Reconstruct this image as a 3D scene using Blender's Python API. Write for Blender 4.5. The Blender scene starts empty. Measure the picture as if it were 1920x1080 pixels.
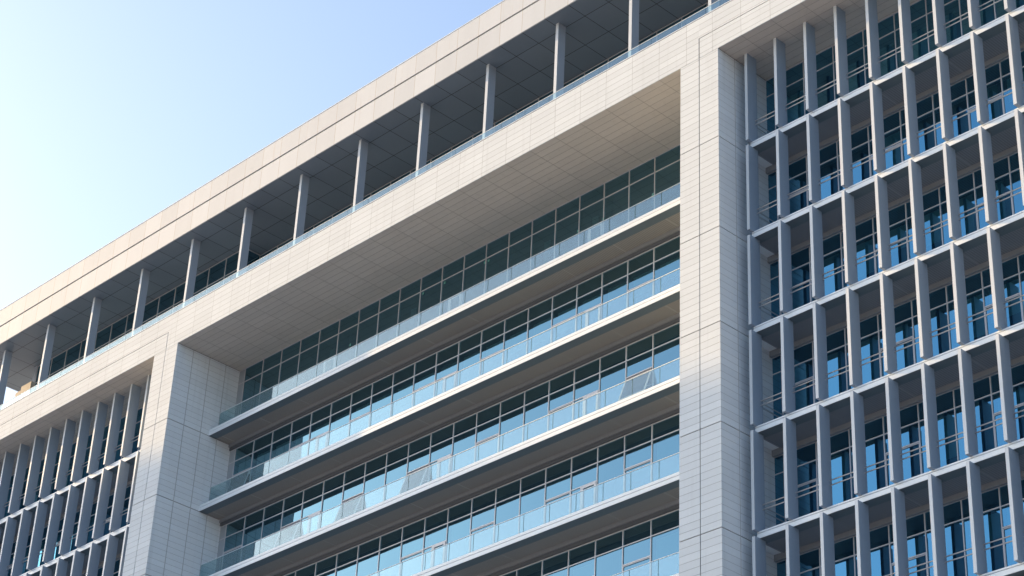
import bpy, math, random
from mathutils import Matrix, Vector, Euler
random.seed(7)
sc = bpy.context.scene
col = sc.collection
R = math.radians

# ------------------------------------------------------------------ dimensions (metres)
W, P, ZB, H = 34.262, 2.016, 4.312, 4.2          # central opening, pier width, soffit height, storey
XR1 = W + P
ZG, ZT = 5.295, 6.31                             # groove and top of the stone beam
XE0, XE1 = -22.9, W + 22.9                       # ends of the building
LB0, LB1 = XE0 + P, -P                           # left bay
RB0, RB1 = XR1, XE1 - P                          # right bay
MOD = 1.5105
GROUND = -50.5
ZS, ZR = 11.236, 13.75                           # roof soffit and roof top
CAM = (81.7053, -52.6567, -48.871)
CROT = (2.1115, -0.0427, 0.7986)
FPX = 4033.794

# ------------------------------------------------------------------ node helpers
def newmat(name):
    m = bpy.data.materials.new(name); m.use_nodes = True
    nt = m.node_tree; nt.nodes.clear()
    out = nt.nodes.new('ShaderNodeOutputMaterial')
    return m, nt, out
def nd(nt, t, **kw):
    n = nt.nodes.new(t)
    for k, v in kw.items():
        if k.startswith('i_'):
            key = k[2:]
            n.inputs[int(key) if key.isdigit() else key.replace('_', ' ')].default_value = v
        else: setattr(n, k, v)
    return n
def mth(nt, op, a, b=None, c=None, clamp=False):
    n = nt.nodes.new('ShaderNodeMath'); n.operation = op; n.use_clamp = clamp
    for i, x in enumerate((a, b, c)):
        if x is None: continue
        if isinstance(x, (int, float)): n.inputs[i].default_value = x
        else: nt.links.new(x, n.inputs[i])
    return n.outputs[0]
def mixc(nt, fac, a, b, mode='MIX'):
    n = nt.nodes.new('ShaderNodeMix'); n.data_type = 'RGBA'; n.blend_type = mode
    if isinstance(fac, (int, float)): n.inputs[0].default_value = fac
    else: nt.links.new(fac, n.inputs[0])
    for idx, x in ((6, a), (7, b)):
        if isinstance(x, tuple): n.inputs[idx].default_value = (*x, 1)
        else: nt.links.new(x, n.inputs[idx])
    return n.outputs[2]
def xyz(nt):
    tc = nt.nodes.new('ShaderNodeTexCoord'); s = nt.nodes.new('ShaderNodeSeparateXYZ')
    nt.links.new(tc.outputs['Object'], s.inputs[0])
    return tc.outputs['Object'], s.outputs
def line(nt, coord, period, off, width):
    """1 on a joint line, repeating"""
    a = mth(nt, 'SUBTRACT', coord, off - width / 2)
    f = mth(nt, 'FLOORED_MODULO', a, period)
    return mth(nt, 'LESS_THAN', f, width)
def cell(nt, coord, period, off):
    return mth(nt, 'FLOOR', mth(nt, 'DIVIDE', mth(nt, 'SUBTRACT', coord, off), period))
def weather(nt, vec, base, amt=.10, scale=(.25, .25, .12), grain=.05):
    mp = nd(nt, 'ShaderNodeMapping'); mp.inputs['Scale'].default_value = scale
    nt.links.new(vec, mp.inputs[0])
    n = nd(nt, 'ShaderNodeTexNoise'); n.inputs['Scale'].default_value = 1.0; n.inputs['Detail'].default_value = 6
    n.inputs['Roughness'].default_value = .6
    nt.links.new(mp.outputs[0], n.inputs['Vector'])
    g = nd(nt, 'ShaderNodeTexNoise'); g.inputs['Scale'].default_value = 7; g.inputs['Detail'].default_value = 3
    nt.links.new(vec, g.inputs['Vector'])
    v = mth(nt, 'ADD', mth(nt, 'MULTIPLY', mth(nt, 'SUBTRACT', n.outputs[0], .5), amt * 2),
            mth(nt, 'MULTIPLY', mth(nt, 'SUBTRACT', g.outputs[0], .5), grain * 2))
    v = mth(nt, 'ADD', v, 1.0)
    hv = nt.nodes.new('ShaderNodeVectorMath'); hv.operation = 'SCALE'
    if isinstance(base, tuple): hv.inputs[0].default_value = base
    else: nt.links.new(base, hv.inputs[0])
    nt.links.new(v, hv.inputs['Scale'])
    return hv.outputs[0]
def bsdf(nt, out, color, rough=.6, metal=0., spec=.4, bump=None, bdist=.01):
    b = nd(nt, 'ShaderNodeBsdfPrincipled')
    if isinstance(color, tuple): b.inputs['Base Color'].default_value = (*color, 1)
    else: nt.links.new(color, b.inputs['Base Color'])
    b.inputs['Roughness'].default_value = rough; b.inputs['Metallic'].default_value = metal
    b.inputs['Specular IOR Level'].default_value = spec
    if bump is not None:
        bn = nd(nt, 'ShaderNodeBump'); bn.inputs['Strength'].default_value = 1; bn.inputs['Distance'].default_value = bdist
        nt.links.new(bump, bn.inputs['Height']); nt.links.new(bn.outputs[0], b.inputs['Normal'])
    nt.links.new(b.outputs[0], out.inputs[0]); return b

def tile_mat(name, base, au, pu, ou, av, pv, ov, wu=.013, wv=.014, jc=.52, var=.035, rough=.8):
    """stone or ceramic cladding: joints every pu along axis au, every pv along axis av"""
    m, nt, out = newmat(name)
    vec, s = xyz(nt)
    lu = line(nt, s[au], pu, ou, wu) if pu else None
    lv = line(nt, s[av], pv, ov, wv)
    j = mth(nt, 'MAXIMUM', lu, lv) if lu is not None else lv
    cu = cell(nt, s[au], pu if pu else 50., ou); cv = cell(nt, s[av], pv, ov)
    cx = nd(nt, 'ShaderNodeCombineXYZ'); nt.links.new(cu, cx.inputs[0]); nt.links.new(cv, cx.inputs[1])
    wn = nd(nt, 'ShaderNodeTexWhiteNoise'); wn.noise_dimensions = '3D'; nt.links.new(cx.outputs[0], wn.inputs[0])
    k = mth(nt, 'ADD', mth(nt, 'MULTIPLY', mth(nt, 'SUBTRACT', wn.outputs[0], .5), var * 2), 1.0)
    hv = nt.nodes.new('ShaderNodeVectorMath'); hv.operation = 'SCALE'; hv.inputs[0].default_value = base
    nt.links.new(k, hv.inputs['Scale'])
    c = weather(nt, vec, hv.outputs[0], amt=.07, scale=(.6, .6, .12), grain=.03)
    mp = nd(nt, 'ShaderNodeMapping'); mp.inputs['Scale'].default_value = (3.5, 3.5, .16); nt.links.new(vec, mp.inputs[0])
    ns = nd(nt, 'ShaderNodeTexNoise'); ns.inputs['Scale'].default_value = 1.; ns.inputs['Detail'].default_value = 5; nt.links.new(mp.outputs[0], ns.inputs['Vector'])
    st = mth(nt, 'MULTIPLY', mth(nt, 'SUBTRACT', ns.outputs[0], .56, clamp=True), .9, clamp=True)
    c = mixc(nt, st, c, tuple(x * .55 for x in base))
    c = mixc(nt, j, c, tuple(x * jc for x in base))
    bsdf(nt, out, c, rough, spec=.2, bump=mth(nt, 'SUBTRACT', 1.0, j), bdist=.006)
    return m
def paint(name, base, rough=.5, metal=0., amt=.06, scale=(.6, .6, .2), grain=.03, spec=.4):
    m, nt, out = newmat(name); vec, s = xyz(nt)
    bsdf(nt, out, weather(nt, vec, base, amt, scale, grain), rough, metal, spec)
    return m

STONE = (.65, .70, .745)
M = {}
M['tile_c'] = tile_mat('stone_tiles_centre', STONE, 0, 1.518, 17.131 + .759, 2, .3, 0.)
M['tile_r'] = tile_mat('stone_tiles_right', STONE, 0, MOD, 37.495, 2, .3, 0.)
M['tile_l'] = tile_mat('stone_tiles_left', STONE, 0, MOD, -P, 2, .3, 0.)
M['tile_p'] = tile_mat('stone_tiles_pier', STONE, 0, 0, 0, 2, .3, 0.)
M['tile_s'] = tile_mat('stone_tiles_return', (.69, .73, .77), 1, 0, 0, 2, .3, 0., wv=.015, jc=.6)
M['sof_c'] = tile_mat('stone_soffit_centre', (.57, .53, .49), 0, 1.518, 17.131 + .759, 1, .364, 0., wu=.015, wv=.015, jc=.5)
M['sof_r'] = tile_mat('stone_soffit_right', (.57, .53, .49), 0, MOD, 37.495, 1, .364, 0., wu=.015, wv=.015, jc=.5)
M['sof_l'] = tile_mat('stone_soffit_left', (.57, .53, .49), 0, MOD, -P, 1, .364, 0., wu=.015, wv=.015, jc=.5)
M['joint'] = paint('joint_shadow', (.16, .15, .15), .8)
M['joint_s'] = paint('return_joint_strip', (.42, .43, .45), .6)
M['white'] = paint('white_metal_cladding', (.80, .85, .89), .32, spec=.6)
M['fin'] = paint('fin_side_shade_paint', (.285, .345, .43), .5, amt=.05, scale=(.8, .8, .12), spec=.35)  # fin sides coloured darker, shade painted in against the fronts
M['finf'] = paint('lit_front_paint', (.63, .67, .71), .4, amt=.04, scale=(.8, .8, .12), spec=.5)  # lighter colour makes fin and column fronts look lit
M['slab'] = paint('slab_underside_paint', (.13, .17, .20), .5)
M['frame'] = paint('window_frame_metal', (.56, .56, .59), .35, .2)
M['strip'] = paint('metal_margin_panel', (.42, .45, .49), .35, .5)
M['gap'] = paint('gap_shadow', (.03, .03, .035), .8)
M['dark'] = paint('dark_recess', (.10, .11, .13), .7)
M['inside'] = paint('interior_dark_wall', (.022, .028, .03), .8)
M['blind'] = paint('roller_blind_fabric', (.78, .82, .78), .8)
M['curtain'] = paint('curtain_fabric', (.50, .58, .55), .8)
M['rail'] = paint('rail_metal', (.50, .50, .51), .35, .6)
M['cream'] = paint('cream_render', (.46, .43, .39), .7)
M['column'] = paint('column_paint', (.35, .40, .48), .5, amt=.05, spec=.3)  # column sides toned down as painted shade; penthouse end walls share it
M['bulk'] = paint('bulkhead_metal', (.25, .27, .30), .5)

# roof fascia panels
def fascia_mat():
    m, nt, out = newmat('roof_fascia_panels'); vec, s = xyz(nt)
    j = line(nt, s[0], 1.4666, 27.52, .022)
    cu = cell(nt, s[0], 1.4666, 27.52); cv = cell(nt, s[2], 1.3, ZS)
    cx = nd(nt, 'ShaderNodeCombineXYZ'); nt.links.new(cu, cx.inputs[0]); nt.links.new(cv, cx.inputs[1])
    wn = nd(nt, 'ShaderNodeTexWhiteNoise'); nt.links.new(cx.outputs[0], wn.inputs[0])
    k = mth(nt, 'ADD', mth(nt, 'MULTIPLY', wn.outputs[0], .10), .95)
    hv = nt.nodes.new('ShaderNodeVectorMath'); hv.operation = 'SCALE'; hv.inputs[0].default_value = (.575, .61, .65)
    nt.links.new(k, hv.inputs['Scale'])
    c = weather(nt, vec, hv.outputs[0], .08, (.8, .8, .15), .02)
    # brown run-off streaks below the joints
    mp = nd(nt, 'ShaderNodeMapping'); mp.inputs['Scale'].default_value = (6, 1, .35); nt.links.new(vec, mp.inputs[0])
    n = nd(nt, 'ShaderNodeTexNoise'); n.inputs['Scale'].default_value = 1.; n.inputs['Detail'].default_value = 4; nt.links.new(mp.outputs[0], n.inputs['Vector'])
    st = mth(nt, 'MULTIPLY', mth(nt, 'SUBTRACT', n.outputs[0], .62, clamp=True), 1.6, clamp=True)
    c = mixc(nt, st, c, (.42, .34, .25))
    c = mixc(nt, j, c, (.40, .36, .31))
    bsdf(nt, out, c, .6, spec=.25)
    return m
M['fascia'] = fascia_mat()
def roof_soffit_mat():
    m, nt, out = newmat('roof_soffit_panels'); vec, s = xyz(nt)
    j = mth(nt, 'MAXIMUM', line(nt, s[0], 1.4666, 27.52, .03), line(nt, s[1], 1.53, 1.10, .03))
    cu = cell(nt, s[0], 1.4666, 27.52); cv = cell(nt, s[1], 1.53, 1.10)
    cx = nd(nt, 'ShaderNodeCombineXYZ'); nt.links.new(cu, cx.inputs[0]); nt.links.new(cv, cx.inputs[1])
    wn = nd(nt, 'ShaderNodeTexWhiteNoise'); nt.links.new(cx.outputs[0], wn.inputs[0])
    k = mth(nt, 'ADD', mth(nt, 'MULTIPLY', wn.outputs[0], .12), .94)
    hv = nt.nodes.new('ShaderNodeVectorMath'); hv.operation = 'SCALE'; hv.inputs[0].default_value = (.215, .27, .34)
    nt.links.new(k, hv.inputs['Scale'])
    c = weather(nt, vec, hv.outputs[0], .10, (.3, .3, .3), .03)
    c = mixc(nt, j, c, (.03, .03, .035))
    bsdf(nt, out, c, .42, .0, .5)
    return m
M['roofsof'] = roof_soffit_mat()
def slat_mat(name, ca, cb, cs):
    m, nt, out = newmat(name); vec, s = xyz(nt)
    j = line(nt, s[0], .1, 0., .045); sm = line(nt, s[0], 2 * MOD, .488, .03)
    c = mixc(nt, j, ca, cb)
    c = mixc(nt, sm, c, cs)
    c = weather(nt, vec, c, .10, (.25, .5, .3), .03)
    bsdf(nt, out, c, .55)
    return m
M['slat'] = slat_mat('perforated_slat_ceiling', (.33, .31, .295), (.255, .24, .225), (.42, .40, .38))
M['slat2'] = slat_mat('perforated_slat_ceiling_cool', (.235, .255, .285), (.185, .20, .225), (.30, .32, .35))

def glass_mat(name, tint, refl, trans, base, wav=.0012, wscale=.55, tilt=0.):
    """coated window glass: mirror of the sky plus a tinted look inside"""
    m, nt, out = newmat(name); vec, s = xyz(nt)
    n = nd(nt, 'ShaderNodeTexNoise'); n.inputs['Scale'].default_value = wscale; n.inputs['Detail'].default_value = 1
    nt.links.new(vec, n.inputs['Vector'])
    bp = nd(nt, 'ShaderNodeBump'); bp.inputs['Strength'].default_value = 1; bp.inputs['Distance'].default_value = wav * 4
    nt.links.new(n.outputs[0], bp.inputs['Height'])
    if tilt:
        cn = nd(nt, 'ShaderNodeCombineXYZ'); cn.inputs[1].default_value = -math.cos(tilt); cn.inputs[2].default_value = math.sin(tilt)
        nt.links.new(cn.outputs[0], bp.inputs['Normal'])
    gl = nd(nt, 'ShaderNodeBsdfGlossy'); gl.inputs['Color'].default_value = (*tint, 1); gl.inputs['Roughness'].default_value = .0
    nt.links.new(bp.outputs[0], gl.inputs['Normal'])
    tr = nd(nt, 'ShaderNodeBsdfTransparent'); tr.inputs['Color'].default_value = (*trans, 1)
    ge = nd(nt, 'ShaderNodeNewGeometry'); dt = nd(nt, 'ShaderNodeVectorMath', operation='DOT_PRODUCT')
    nt.links.new(ge.outputs['Normal'], dt.inputs[0]); nt.links.new(ge.outputs['Incoming'], dt.inputs[1])
    sch = mth(nt, 'POWER', mth(nt, 'SUBTRACT', 1.0, mth(nt, 'ABSOLUTE', dt.outputs['Value'])), 5.0)
    f = mth(nt, 'ADD', mth(nt, 'MULTIPLY', sch, 1 - refl), refl, clamp=True)
    mx = nd(nt, 'ShaderNodeMixShader'); nt.links.new(f, mx.inputs[0]); nt.links.new(tr.outputs[0], mx.inputs[1]); nt.links.new(gl.outputs[0], mx.inputs[2])
    # faint dust film
    df = nd(nt, 'ShaderNodeBsdfDiffuse'); df.inputs['Color'].default_value = (*base, 1)
    m2 = nd(nt, 'ShaderNodeMixShader'); m2.inputs[0].default_value = .012
    nt.links.new(mx.outputs[0], m2.inputs[1]); nt.links.new(df.outputs[0], m2.inputs[2])
    nt.links.new(m2.outputs[0], out.inputs[0]); return m
M['glass'] = glass_mat('tinted_window_glass', (.42, .80, 1.0), .345, (.13, .25, .27), (.25, .4, .45), tilt=R(3.4))
M['glass_flat'] = glass_mat('tinted_return_glass', (.40, .70, .88), .50, (.16, .30, .33), (.25, .4, .45))
M['glass2'] = glass_mat('tinted_window_glass_deep', (.22, .62, .92), .42, (.13, .30, .34), (.2, .4, .45), tilt=R(.8))
M['bal'] = glass_mat('clear_balustrade_glass', (.72, .86, .93), .17, (.78, .88, .88), (.6, .7, .7), wav=.0004)
M['edge'] = paint('glass_edge', (.10, .20, .21), .3)
M['sash'] = glass_mat('opened_sash_glass', (.62, .70, .75), .42, (.30, .36, .38), (.4, .45, .47))

# ------------------------------------------------------------------ mesh builder
class MB:
    def __init__(s): s.v = []; s.f = []; s.m = []; s.mats = []
    def mi(s, m):
        if m not in s.mats: s.mats.append(m)
        return s.mats.index(m)
    def box(s, x0, x1, y0, y1, z0, z1, mat, skip=''):
        b = len(s.v); i = s.mi(mat)
        s.v += [(x0,y0,z0),(x1,y0,z0),(x1,y1,z0),(x0,y1,z0),(x0,y0,z1),(x1,y0,z1),(x1,y1,z1),(x0,y1,z1)]
        for f in ((0,3,2,1),(4,5,6,7),(0,1,5,4),(1,2,6,5),(2,3,7,6),(3,0,4,7)):
            s.f.append(tuple(b + k for k in f)); s.m.append(i)
    def tube(s, a, b, r, mat, n=8):
        a = Vector(a); b = Vector(b); d = (b - a).normalized()
        u = d.orthogonal().normalized(); w = d.cross(u); k = len(s.v); i = s.mi(mat)
        for p in (a, b):
            for t in range(n):
                q = p + r * (math.cos(2*math.pi*t/n) * u + math.sin(2*math.pi*t/n) * w); s.v.append(tuple(q))
        for t in range(n):
            t2 = (t + 1) % n; s.f.append((k+t, k+t2, k+n+t2, k+n+t)); s.m.append(i)
        s.f.append(tuple(k + t for t in range(n))[::-1]); s.m.append(i)
        s.f.append(tuple(k + n + t for t in range(n))); s.m.append(i)
    def poly(s, pts, mat):
        b = len(s.v); s.v += [tuple(p) for p in pts]; s.f.append(tuple(range(b, b + len(pts)))); s.m.append(s.mi(mat))
    def rbox(s, x0, x1, y0, y1, z0, z1, mat, pivot, ang):
        """box turned about a horizontal axis along x through pivot (y, z)"""
        b = len(s.v); s.box(x0, x1, y0, y1, z0, z1, mat)
        c, n = math.cos(ang), math.sin(ang)
        for k in range(b, len(s.v)):
            x, y, z = s.v[k]; y -= pivot[0]; z -= pivot[1]
            s.v[k] = (x, pivot[0] + y * c - z * n, pivot[1] + y * n + z * c)
    def add(s, o):
        b = len(s.v); s.v += o.v; s.f += [tuple(b + k for k in f) for f in o.f]
        s.m += [s.mi(o.mats[i]) for i in o.m]
    def build(s, name, parent=None, origin=None, smooth=False):
        me = bpy.data.meshes.new(name)
        o = bpy.data.objects.new(name, me); col.objects.link(o)
        org = Vector(origin) if origin else Vector((0, 0, 0))
        me.from_pydata([tuple(Vector(p) - org) for p in s.v], [], s.f)
        for m in s.mats: me.materials.append(M[m])
        me.polygons.foreach_set('material_index', s.m); me.update()
        # world origin 'org' whatever the parent
        off = Vector((0, 0, 0)); q = parent
        while q is not None: off += q.location; q = q.parent
        o.location = org - off
        if parent: o.parent = parent
        return o
def tag(o, **kw):
    for k, v in kw.items(): o[k] = v
def empty(name, loc, parent=None, **kw):
    o = bpy.data.objects.new(name, None); o.empty_display_size = 1; col.objects.link(o)
    o.location = loc; tag(o, **kw); return o

# projected size, to know which repeats show largest
CM = Euler(CROT, 'XYZ').to_matrix(); CI = CM.transposed()
def project(p):
    c = CI @ (Vector(p) - Vector(CAM)); return 960 + FPX * c.x / -c.z, 540 - FPX * c.y / -c.z
def shown(mb):
    us = [project(p) for p in mb.v]; u0 = min(u for u, v in us); u1 = max(u for u, v in us); v0 = min(v for u, v in us); v1 = max(v for u, v in us)
    w = max(0, min(u1, 1920) - max(u0, 0)); h = max(0, min(v1, 1080) - max(v0, 0))
    return w * h
def capped(name, items, rest_parent, cap=99):
    """items: (MB, parent). the ones that show largest become parts, the rest ONE part"""
    items = sorted(items, key=lambda t: -shown(t[0]))
    n = min(cap, sum(1 for t in items if shown(t[0]) > 0))
    outs = []
    for mb, par in items[:n]: outs.append(mb.build(name, par))
    if items[n:]:
        r = MB()
        for mb, par in items[n:]: r.add(mb)
        o = r.build(name, rest_parent); tag(o, kind='stuff')
    return outs

bld = empty('office_building', (W / 2, 0, GROUND),
            label='large pale stone and glass office building with balconies, fins and a roof terrace', category='office building')
gz = 0.04      # groove width
# ------------------------------------------------------------------ piers
def pier(x0, x1, dl, dr, split, ztop, name='pier', low=-27.3):
    """stone pier; dl, dr: depth of the return on its left / right side"""
    b = MB(); t = .035
    depth = max(dl, dr)
    b.box(x0 + t, x1 - t, t, depth, GROUND, ztop, 'joint')
    if dl < depth: b.box(x0 - .002, x0 + t, dl + .15, depth, GROUND, ztop, 'joint')
    cuts = [ztop - .02] + [-H * k for k in range(0, 12)] + [GROUND]
    for a, c in zip(cuts[:-1], cuts[1:]):
        zh = a if a == cuts[0] else a - gz / 2; zl = c + gz / 2
        fx = [x0, split - .022, split + .022, x1] if split else [x0, x1]
        for q in range(0, len(fx), 2): b.box(fx[q], fx[q+1], 0, t, zl, zh, 'tile_p')
        for X, d, sgn in ((x0, dl, 1), (x1, dr, -1)):
            ys = [t + .001] + [y for y in (1.02, 2.06, 3.10) if y < d - .3] + [d]
            xa, xb = (X, X + t) if sgn > 0 else (X - t, X)
            for y0, y1 in zip(ys[:-1], ys[1:]):
                b.box(xa, xb, y0 + (0 if y0 < .1 else .022), y1 - (0 if y1 == d else .022), zl, zh, 'tile_s')
    for X, d, sgn in ((x0, dl, 1), (x1, dr, -1)):      # lighter sealant strips in the upright joints of the returns
        for y in (1.02, 2.06, 3.10):
            if y < d - .3:
                xa, xb = (X + .012, X + t) if sgn > 0 else (X - t, X - .012)
                b.box(xa, xb, y - .02, y + .02, GROUND + .1, ztop - .03, 'joint_s')
    return b.build(name, bld)
pier(-P, 0, 3.0, 4.0, -1.02, ZB)
pier(W, XR1, 4.0, 3.0, 35.27, ZB)
pier(XE0, LB0, 6.0, 3.0, None, ZB)
pier(RB1, XE1, 3.0, 6.0, None, ZB)

# ------------------------------------------------------------------ beam over the bays
b = MB(); t = .035
b.box(XE0 + t, XE1 - t, t, 15.96, ZB + .035, 6.2, 'joint')
b.box(XE0 + t, XE1 - t, t, .30, 6.2, ZT - .002, 'joint')
for x0, x1, mt in ((XE0, -1.02, 'tile_l'), (-1.02, 35.27, 'tile_c'), (35.27, XE1, 'tile_r')):
    b.box(x0, x1, 0, t, ZG + .02, ZT, mt)
b.box(-1.02 + .025, 35.27 - .025, 0, t, ZB, ZG + .02, 'tile_c')
b.box(XE0, -1.02 - .025, 0, t, ZB, ZG - .02, 'tile_l')
b.box(35.27 + .025, XE1, 0, t, ZB, ZG - .02, 'tile_r')
b.build('beam', bld)
b = MB(); b.box(XE0 - .01, XE1 + .01, -.012, .34, ZT + .022, ZT + .055, 'white'); b.box(XE0, XE1, .02, .30, ZT, ZT + .02, 'joint')
b.build('coping', bld)
for x0, x1, d, mt in ((0, W, 4.05, 'sof_c'), (XR1, RB1, 3.05, 'sof_r'), (LB0, -P, 3.05, 'sof_l')):
    b = MB(); b.box(x0 + .002, x1 - .002, t + .002, d, ZB, ZB + .033, mt); b.build('stone_soffit', bld)

# ------------------------------------------------------------------ roof, columns, terrace
ZGR0, ZGR1 = 12.49, 12.58
roof = MB()
roof.box(XE0 + .06, XE1 - .06, .06, 16.2, ZS + .04, ZR - .15, 'dark')
roof = roof.build('roof', bld)
b = MB()
b.box(XE0, XE1, 0, .06, ZS, ZGR0, 'fascia'); b.box(XE0, XE1, -.012, .06, ZGR1, ZR, 'fascia')
b.box(XE0, XE0 + .06, .06, 16.2, ZS, ZGR0, 'fascia'); b.box(XE0, XE0 + .06, .06, 16.2, ZGR1, ZR, 'fascia')
b.box(XE1 - .06, XE1, .06, 16.2, ZS, ZGR0, 'fascia'); b.box(XE1 - .06, XE1, .06, 16.2, ZGR1, ZR, 'fascia')
b.build('fascia', roof)
b = MB(); b.box(XE0 - .02, XE1 + .02, -.035, .35, ZR, ZR + .03, 'white'); b.box(XE0 - .02, .35 + XE0, .35, 16.2, ZR, ZR + .03, 'white'); b.build('roof_edge_cap', roof)
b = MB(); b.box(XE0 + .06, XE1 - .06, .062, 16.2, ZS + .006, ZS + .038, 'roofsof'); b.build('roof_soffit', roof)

x = 21.625 - 4.5315 * 9; k = 0
while x < XE1 - .5:
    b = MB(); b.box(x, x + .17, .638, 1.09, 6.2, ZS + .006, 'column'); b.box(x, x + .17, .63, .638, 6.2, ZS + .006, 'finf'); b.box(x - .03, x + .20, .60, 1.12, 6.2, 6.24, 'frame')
    b.build('column', bld); x += 4.5315

b = MB(); b.tube((XE0, .106, 6.81), (XE1, .106, 6.81), .016, 'white'); b.box(XE0, XE1, .09, .125, 6.365, 6.39, 'rail')
rail = b.build('terrace_railing', bld)
items = []; x = 5.327 - MOD * 18
while x < XE1 - MOD:
    b = MB(); b.box(x + .008, x + MOD - .008, .1, .112, 6.392, 6.795, 'bal'); items.append((b, rail)); x += MOD
capped('railing_glass', items, rail)

# penthouse glazing
def curtain(row_name, kind, x0s, Y, z0, z1, transoms, store, xa=None, xb=None, glass='glass', lowers=None, blinds=None, fw=.044):
    """frame strip plus one glass cell per module; x0s: mullion positions"""
    fr = MB()
    xa = x0s[0] if xa is None else xa; xb = x0s[-1] if xb is None else xb
    fr.box(xa, xb, Y - .03, Y + .06, z1 - fw, z1, 'frame'); fr.box(xa, xb, Y - .03, Y + .06, z0, z0 + fw, 'frame')
    zs = [z0 + fw] + sorted(transoms) + [z1 - fw]
    for zt in transoms: fr.box(xa, xb, Y - .025, Y + .06, zt - fw / 2, zt + fw / 2, 'frame')
    for x in x0s:
        for zl, zh in zip(zs[:-1], zs[1:]):
            a = zl + (fw / 2 if zl in transoms else 0); c = zh - (fw / 2 if zh in transoms else 0)
            fr.box(x - fw / 2, x + fw / 2, Y - .035, Y + .06, a, c, 'frame')
    obj = fr.build(row_name, bld)
    for i, (x, xn) in enumerate(zip(x0s[:-1], x0s[1:])):
        cellb = MB()
        for zl, zh in zip(zs[:-1], zs[1:]):
            a = zl + (fw / 2 if zl in transoms else 0); c = zh - (fw / 2 if zh in transoms else 0)
            lo = lowers(i) if (lowers and zl == zs[0]) else None
            xl, xr = x + fw / 2, xn - fw / 2
            j = lambda: random.uniform(-.004, .004)
            def pane(xl, xr, a, c, g=glass):
                o1, o2, o3, o4 = j(), j(), j(), j()
                cellb.poly([(xl, Y + o1, a), (xr, Y + o2, a), (xr, Y + o2 + o4, c), (xl, Y + o1 + o4, c)], g)
            if lo is None: pane(xl, xr, a, c)
            else:
                kind_, zl_ = lo[0], lo[1]
                cellb.box(xl, xr, Y - .025, Y + .05, zl_ - .025, zl_ + .025, 'frame')
                pane(xl, xr, zl_ + .035, c)
                if kind_ == 'sash': # closed top-hung sash with its own slim frame
                    cellb.box(xl, xr, Y - .03, Y - .005, zl_ - .075, zl_ - .045, 'frame'); cellb.box(xl, xl + .03, Y - .03, Y - .005, a, zl_ - .075, 'frame')
                    cellb.box(xr - .03, xr, Y - .03, Y - .005, a, zl_ - .075, 'frame'); pane(xl + .03, xr - .03, a, zl_ - .075)
                elif kind_ == 'open':
                    ang = lo[2]; d = -.95
                    s = MB(); pv = (Y - .05, zl_ - .12)
                    zb_ = max(zl_ - 1.35, a)
                    for (xx0, xx1, zz0, zz1) in ((xl, xr, zl_ - .18, zl_ - .12), (xl, xr, zb_, zb_ + .06), (xl, xl + .06, zb_ + .06, zl_ - .18), (xr - .06, xr, zb_ + .06, zl_ - .18)):
                        s.rbox(xx0, xx1, Y - .07, Y - .03, zz0, zz1, 'frame', pv, ang)
                    s.rbox(xl + .06, xr - .06, Y - .055, Y - .045, zb_ + .06, zl_ - .18, 'sash', pv, ang)
                    s.tube((xl + .03, Y, zb_ + .55), (xl + .03, Y - .36, zb_ + .33), .012, 'rail'); s.tube((xr - .03, Y, zb_ + .55), (xr - .03, Y - .36, zb_ + .33), .012, 'rail')
                    s.build('opened_sash', obj)
                    if zb_ > a + .05:
                        cellb.box(xl, xr, Y - .04, Y + .05, zb_ - .05, zb_, 'frame'); pane(xl, xr, a, zb_ - .05)
                elif kind_ == 'door':
                    xd = xl + .56
                    cellb.box(xd, xd + .05, Y - .05, Y + .05, a, zl_ - .035, 'frame'); pane(xl, xd, a, zl_ - .035)
                    dd = MB()
                    dd.box(xd + .07, xr - .02, Y - .06, Y + .03, zl_ - .14, zl_ - .05, 'frame'); dd.box(xd + .07, xd + .17, Y - .06, Y + .03, a + .12, zl_ - .14, 'frame')
                    dd.box(xr - .12, xr - .02, Y - .06, Y + .03, a + .12, zl_ - .14, 'frame'); dd.box(xd + .07, xr - .02, Y - .06, Y + .03, a, a + .12, 'frame')
                    dd.poly([(xd + .17, Y - .02, a + .12), (xr - .12, Y - .02, a + .12), (xr - .12, Y - .02, zl_ - .14), (xd + .17, Y - .02, zl_ - .14)], glass)
                    hd = dd.build('balcony_door', obj)
                    hh = MB(); hh.tube((xr - .07, Y - .10, a + 1.0), (xr - .07, Y - .10, a + 1.35), .012, 'rail'); hh.tube((xr-.07,Y-.10,a+1.02),(xr-.07,Y-.05,a+1.02),.01,'rail'); hh.tube((xr-.07,Y-.10,a+1.33),(xr-.07,Y-.05,a+1.33),.01,'rail')
                    # handle belongs to the door mesh level: merge
                    me = hd.data; off = hd.matrix_world.translation
                    dd.add(hh); bpy.data.objects.remove(hd); bpy.data.meshes.remove(me); dd.build('balcony_door', obj)
        if blinds:
            bl = blinds(i, x, xn)
            if bl: store.setdefault('blind', []).append((bl, obj))
        store.setdefault(kind, []).append((cellb, obj))
    return obj
store = {}
left_m = [-1.053 + MOD * k for k in range(-12, 2)]
left_m[-1] = .50
curtain('terrace_glazing', 'terrace_window', left_m, 3.0, 6.3, 11.20, [10.03], store, xa=left_m[0], xb=.53)
back_m = [.488 + MOD * i for i in range(0, 23)]
curtain('terrace_glazing', 'terrace_window', back_m, 4.05, 6.3, 11.20, [10.03], store, xa=.53, xb=W - .53)
right_m = [2 * 17.131 - x for x in left_m[::-1]]
curtain('terrace_glazing', 'terrace_window', right_m, 3.0, 6.3, 11.20, [10.03], store, xa=W - .53, xb=right_m[-1])
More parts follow.
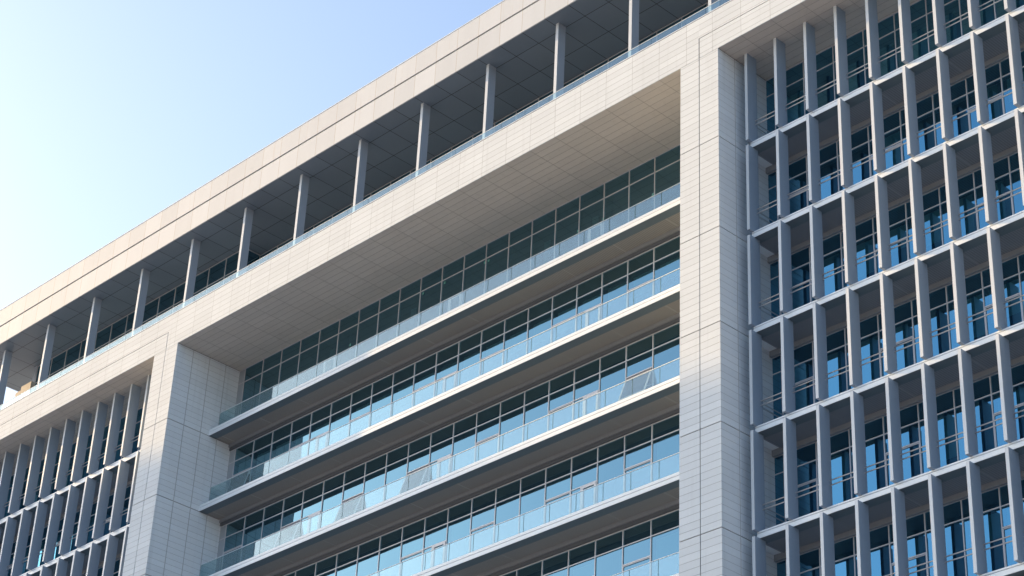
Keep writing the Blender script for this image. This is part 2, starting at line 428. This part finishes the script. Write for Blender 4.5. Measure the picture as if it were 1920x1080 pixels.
# the two short returns
b = MB()
for X in (.52, W - .52):
    for z0, z1 in ((6.3, 6.36), (10.0, 10.05), (11.15, 11.2)): b.box(X - .03, X + .03, 3.061, 3.99, z0, z1, 'frame')
    b.box(X - .006, X + .006, 3.061, 3.99, 6.361, 9.999, 'glass_flat'); b.box(X - .006, X + .006, 3.061, 3.99, 10.051, 11.149, 'glass_flat')
b.build('glazing_return', bld)
# penthouse end walls, cream parapet stubs and back wall
b = MB(); xl = left_m[0] - .03
b.box(xl - .35, xl, 2.95, 14.0, 6.2, ZS + .005, 'column'); b.box(right_m[-1] + .03, right_m[-1] + .38, 2.95, 14.0, 6.2, ZS + .005, 'column')
b.box(xl, right_m[-1] + .03, 9.0, 9.2, 6.2, ZS + .005, 'inside')
b.build('penthouse_wall', bld)
b = MB(); b.box(-20.05, -18.98, 2.62, 2.90, 6.2, 9.98, 'cream'); b.box(-20.60, -20.07, 2.62, 2.90, 6.2, 9.75, 'cream')
b.build('terrace_end_parapet', bld)

# ------------------------------------------------------------------ balcony bays in the middle
NF = 6
mull = [.488 + MOD * i for i in range(23)]
OPEN = {(1, 0): R(-15), (2, 3): R(-16), (2, 6): R(-18), (2, 9): R(-18), (2, 18): R(-20)}
panels = []
for f in range(NF):
    base = -H * f
    # slab
    b = MB()
    b.box(.004, W - .004, 2.576, 3.055, base, base + .17, 'white')
    b.box(.004, W - .004, 3.055, 3.95, base + .03, base + .17, 'white')
    b.box(.004, W - .004, 2.64, 3.95, base + .17, base + .205, 'gap')
    b.box(.004, W - .004, 2.585, 3.95, base + .205, base + .33, 'white')
    slab = b.build('balcony', bld)
    b = MB()
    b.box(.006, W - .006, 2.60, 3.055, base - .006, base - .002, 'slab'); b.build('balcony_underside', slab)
    b = MB(); b.box(.006, W - .006, 3.06, 3.86, base + .002, base + .028, 'slat'); b.build('slatted_ceiling', slab)
    b = MB(); b.box(.006, W - .006, 3.86, 3.93, base - .17, base + .028, 'bulk'); b.box(.006, W - .006, 3.93, 4.08, base - .33, base + .028, 'dark'); b.build('window_bulkhead', slab)
    # handrail
    b = MB(); b.box(.01, W - .01, 3.085, 3.125, base + 1.475, base + 1.498, 'white'); b.box(.01, W - .01, 3.085, 3.13, base + .331, base + .36, 'rail'); b.build('handrail', slab)
    x = 24.376 - MOD * 16
    xs = [0.012] + [x + MOD * k for k in range(0, 23) if .3 < x + MOD * k < W - .3] + [W - .012]
    for a, c in zip(xs[:-1], xs[1:]):
        q = MB(); q.box(a + .008, c - .028, 3.1, 3.112, base + .36, base + 1.475, 'bal'); q.box(c - .028, c - .008, 3.1, 3.112, base + .36, base + 1.475, 'edge'); panels.append((q, slab))
    # windows of the storey above this slab
    z0 = base + .33
    if f == 0: z1, tr = ZB - .002, [3.49]
    else: z1, tr = base + H - .347, [base + H - 1.08]
    sl = base + 2.30
    def lowers(i, f=f, sl=sl):
        if i % 6 == 4: return ('door', sl)
        if i % 3 == 0 and f > 0:
            if (f, i) in OPEN: return ('open', sl, OPEN[(f, i)])
            return ('sash', sl)
        return None
    def blinds(i, x, xn, f=f, base=base):
        rr = random.random(); q = MB()
        if f == 1:
            q.box(x + .20, xn - .12, 4.16, 4.18, base + 1.9 + .25 * rr, base + 2.95, 'blind'); return q
        if f > 1 and rr < .35:
            q.box(x + .12, xn - .12, 4.16, 4.18, base + random.choice((.9, 1.7, 2.2)), base + 3.0, 'blind'); return q
        if f == 0 and rr < .22:
            q.box(x + .3, x + .3 + .35, 4.5, 4.56, base + .4, base + 3.2, 'curtain'); return q
    curtain('window_band', 'balcony_window', mull, 4.01, z0, z1, tr, store, xa=.004, xb=W - .004, lowers=lowers, blinds=blinds)
    b = MB(); b.box(.004, .46, 4.0, 4.04, z0 + .05, z1 - .05, 'strip'); b.build('margin_panel', bld)
    b = MB(); b.box(mull[-1] + .03, W - .004, 4.0, 4.04, z0 + .05, z1 - .05, 'strip'); b.build('margin_panel', bld)
capped('balustrade_glass', panels, bld)
M['sticker'] = paint('green_sticker', (.10, .30, .27), .6)
for x, z in ((15.80, 3.31), (14.29, 3.33), (18.80, 3.29), (18.54, 3.30), (29.09, 2.38), (24.60, 2.44), (26.15, 2.40), (9.06, 2.48)):
    b = MB(); b.box(x - .055, x + .055, 3.985, 3.995, z - .07, z + .07, 'sticker'); b.build('window_sticker', bld)

# ------------------------------------------------------------------ finned bays at both sides
FX_R = [36.773 + 1.515 * i for i in range(13) if 36.773 + 1.515 * i < RB1 - .2]
FX_L = [-4.03 + 1.5125 - 1.5125 * i for i in range(13) if -4.03 + 1.5125 - 1.5125 * i > LB0 + .1]
fins = []; grails = []
for side, fx, X0, X1, mu in (('R', FX_R, RB0, RB1, [36.73 + MOD * k for k in range(13)]),
                             ('L', sorted(FX_L), LB0, LB1, sorted([-2.468 - MOD * k for k in range(13)]))):
    rows = 6
    mu = [m for m in mu if X0 + .05 < m < X1 - .05]
    for r in range(rows):
        base = -H * r
        b = MB()
        fa, fb = fx[0] + .02, fx[-1] + .11
        b.box(fa, fb, 1.30, 1.79, base - .168, base + .01, 'white'); b.box(X0 + .004, X1 - .004, 1.79, 2.95, base - .12, base + .01, 'white')
        b.box(fa + .002, fb - .002, 1.36, 1.79, base + .01, base + .04, 'gap'); b.box(X0 + .006, X1 - .006, 1.79, 2.95, base + .01, base + .04, 'gap')
        b.box(fa, fb, 1.305, 1.79, base + .04, base + .10, 'white'); b.box(X0 + .004, X1 - .004, 1.79, 2.95, base + .04, base + .10, 'white')
        slab = b.build('floor_ledge', bld)
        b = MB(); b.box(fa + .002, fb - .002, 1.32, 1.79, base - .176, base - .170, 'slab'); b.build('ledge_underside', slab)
        xo = (X0 + .42, X1 - .42)
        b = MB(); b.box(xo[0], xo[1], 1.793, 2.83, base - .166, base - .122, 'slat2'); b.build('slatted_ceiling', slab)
        b = MB(); b.box(X0 + .006, X1 - .006, 2.832, 2.93, base - .37, base - .121, 'bulk'); b.box(X0 + .006, X1 - .006, 2.93, 3.08, base - .325, base - .05, 'dark'); b.build('window_bulkhead', slab)
        ztop = ZB if r == 0 else base + H - .168
        for x in fx:
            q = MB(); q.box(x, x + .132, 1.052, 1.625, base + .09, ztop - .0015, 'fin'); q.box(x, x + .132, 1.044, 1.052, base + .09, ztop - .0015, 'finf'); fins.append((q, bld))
        ends = ([X0] + [x for x in fx] + [X1])
        for a, c in zip(ends[:-1], ends[1:]):
            aa = a + (.132 if a in fx else 0)
            if a == X0 and side == 'R':
                # rails turn back to the window beside the pier
                q = MB()
                for z in (1.20, 1.01): q.tube((36.84, 1.625, base + z - .02), (36.84, 2.95, base + z - .02), .024, 'rail')
                grails.append((q, bld)); continue
            if c - aa < .2: continue
            q = MB()
            for z in (1.20, 1.01): q.tube((aa, 1.51, base + z), (c, 1.51, base + z), .025, 'rail')
            grails.append((q, bld))
        z0 = base + .10
        if r == 0: z1, tr = ZB - .002, [3.46]
        else: z1, tr = base + H - .33, [base + H - 1.07]
        sl = base + H - 1.84
        def lowers(i, r=r, sl=sl, side=side):
            return ('sash', sl) if (i + r * 0) % 3 == (0 if side == 'R' else 1) and r > 0 else None
        def blinds(i, x, xn, r=r, base=base):
            rr = random.random(); q = MB()
            if rr < .40:
                q.box(x + random.uniform(.1, .5), xn - random.uniform(.1, .5), 3.16, 3.19, base + .2, base + 3.1, 'curtain'); return q
            if rr < .62:
                q.box(x + .12, xn - .12, 3.14, 3.16, base + random.uniform(1.2, 2.2), base + 3.05, 'blind'); return q
        curtain('window_band', 'finned_window', mu, 3.0, z0, z1, tr, store, xa=X0 + .004, xb=X1 - .004, lowers=lowers, blinds=blinds, glass='glass2')
        b = MB(); b.box(X0 + .004, mu[0] - .03, 2.99, 3.03, z0 + .05, z1 - .05, 'glass2'); b.build('margin_pane', bld)
        b = MB(); b.box(mu[-1] + .03, X1 - .004, 2.99, 3.03, z0 + .05, z1 - .05, 'glass2'); b.build('margin_pane', bld)
capped('fin', fins, bld)
capped('guard_rail', grails, bld)
for k in ('terrace_window', 'balcony_window', 'finned_window'): capped(k, store[k], bld)
bl = capped('blind', store['blind'], bld)

# ------------------------------------------------------------------ insides, lower storeys
b = MB()
low = -H * (NF - 1)
for f in range(-1, NF + 1):
    z = -H * f
    if f >= 0:
        b.box(.01, W - .01, 4.10, 9.8, z - .30, z + .29, 'inside')
        for X0, X1 in ((RB0, RB1), (LB0, LB1)): b.box(X0 + .01, X1 - .01, 3.10, 9.8, z - .30, z + .08, 'inside')
b.box(XE0 + .4, XE1 - .4, 9.8, 15.9, GROUND, 4.3, 'inside')
for x in [XE0 + 2.6 + 4.5315 * 2 * k for k in range(9)]:
    if -2.5 < x < .3 or 33.8 < x < 36.6: continue
    b.box(x, x + .5, 5.2, 5.7, -25.5, 4.3, 'inside')
b.build('interior', bld)
zl = -H * (NF - 1) - .5 - H
b = MB()
b.box(.004, W - .004, 3.0, 9.7, GROUND, -H * (NF - 1) - .35, 'tile_c')
b.box(RB0 + .004, RB1 - .004, 1.5, 9.7, GROUND, -H * 5 - .35, 'tile_r'); b.box(LB0 + .004, LB1 - .004, 1.5, 9.7, GROUND, -H * 5 - .35, 'tile_l')
b.build('lower_wall', bld)
low = MB()
for k in range(6):
    z = -H * 5 - .6 - H * k
    for x0, x1, Y in ((.6, W - .6, 2.96), (RB0 + .5, RB1 - .5, 1.46), (LB0 + .5, LB1 - .5, 1.46)):
        low.box(x0, x1, Y, Y + .03, z - 2.6, z - .5, 'glass')
low.build('lower_window_strip', bld)

# ------------------------------------------------------------------ tower across the road, whose shadow lies on the lower storeys
SUN_AZ, SUN_EL = R(78.2), R(17.6)      # azimuth from -Y towards -X
sdir = Vector((-math.sin(SUN_AZ) * math.cos(SUN_EL), -math.cos(SUN_AZ) * math.cos(SUN_EL), math.sin(SUN_EL)))
e = Vector((.872, -.489, 0)); nrm = Vector((-.489, -.872, 0))
def on_line(x):                      # facade point on the measured edge of the shadow
    return Vector((x, 0, -1.9 - .236 * (x + .4)))
def back(p, py):                     # go towards the sun until y = py
    t_ = (py - p.y) / sdir.y; return p + sdir * t_
# roof edge: all points at one height; solve along e
p_mid = on_line(17.); L0 = p_mid + sdir * 170.
HT = L0.z
t0, t1 = -16., 20.
tw = empty('tower_block', (L0.x + nrm.x * 8, L0.y + nrm.y * 8, GROUND), label='tall plain tower block standing far to the left across the road', category='building')
ang = math.atan2(e.y, e.x)
tw.rotation_euler = (0, 0, ang)
d = 16.; hh = HT - GROUND
a = MB(); a.box(t0, t1, -d/2, d/2, 0, hh, 'cream'); o = a.build('wall'); o.parent = tw; o.location = (0, 0, 0)
a = MB()
for k in range(int(hh // 3.6) - 1):
    z = 1.2 + 3.6 * k
    a.box(t0 + 1, t1 - 1, -d/2 - .04, -d/2 - .002, z, z + 1.8, 'glass'); a.box(t0 + 1, t1 - 1, d/2 + .002, d/2 + .04, z, z + 1.8, 'glass')
o = a.build('window_strip'); o.parent = tw; o.location = (0, 0, 0)

# ------------------------------------------------------------------ ground
def ground_mat():
    m, nt, out = newmat('plaza_paving'); vec, s = xyz(nt)
    j = mth(nt, 'MAXIMUM', line(nt, s[0], .6, 0, .01), line(nt, s[1], .6, 0, .01))
    c = weather(nt, vec, (.34, .34, .34), .2, (.05, .05, .05), .06)
    bsdf(nt, out, mixc(nt, j, c, (.12, .12, .11)), .8); return m
M['ground'] = ground_mat()
b = MB(); b.poly([(-3000, -3000, GROUND), (3000, -3000, GROUND), (3000, 3000, GROUND), (-3000, 3000, GROUND)], 'ground')
g = b.build('ground'); tag(g, kind='structure', label='paved plaza', category='ground')

# ------------------------------------------------------------------ light
w = bpy.data.worlds.new('World'); sc.world = w; w.use_nodes = True
nt = w.node_tree; nt.nodes.clear()
sky = nt.nodes.new('ShaderNodeTexSky'); sky.sky_type = 'NISHITA'; sky.sun_disc = False
sky.sun_elevation = SUN_EL
sky.sun_rotation = math.atan2(sdir.x, sdir.y) % (2 * math.pi)
sky.altitude = 50; sky.air_density = 1.0; sky.dust_density = 2.3; sky.ozone_density = 1.7
bg = nt.nodes.new('ShaderNodeBackground'); bg.inputs[1].default_value = .15
ow = nt.nodes.new('ShaderNodeOutputWorld')
nt.links.new(sky.outputs[0], bg.inputs[0]); nt.links.new(bg.outputs[0], ow.inputs[0])
sl = bpy.data.lights.new('sun', 'SUN'); sl.energy = 3.6; sl.angle = R(.6); sl.color = (1, .66, .31)
so = bpy.data.objects.new('sun', sl); col.objects.link(so)
so.rotation_euler = sdir.to_track_quat('Z', 'Y').to_euler()
so.location = (0, 0, 60)

# ------------------------------------------------------------------ camera
cd = bpy.data.cameras.new('camera'); co = bpy.data.objects.new('camera', cd); col.objects.link(co)
co.location = CAM; co.rotation_euler = CROT
cd.sensor_fit = 'HORIZONTAL'; cd.sensor_width = 36; cd.lens = FPX / 1920 * 36
cd.clip_start = .5; cd.clip_end = 6000
sc.camera = co
sc.view_settings.view_transform = 'Standard'; sc.view_settings.look = 'None'
sc.view_settings.exposure = 1.13; sc.view_settings.gamma = 1
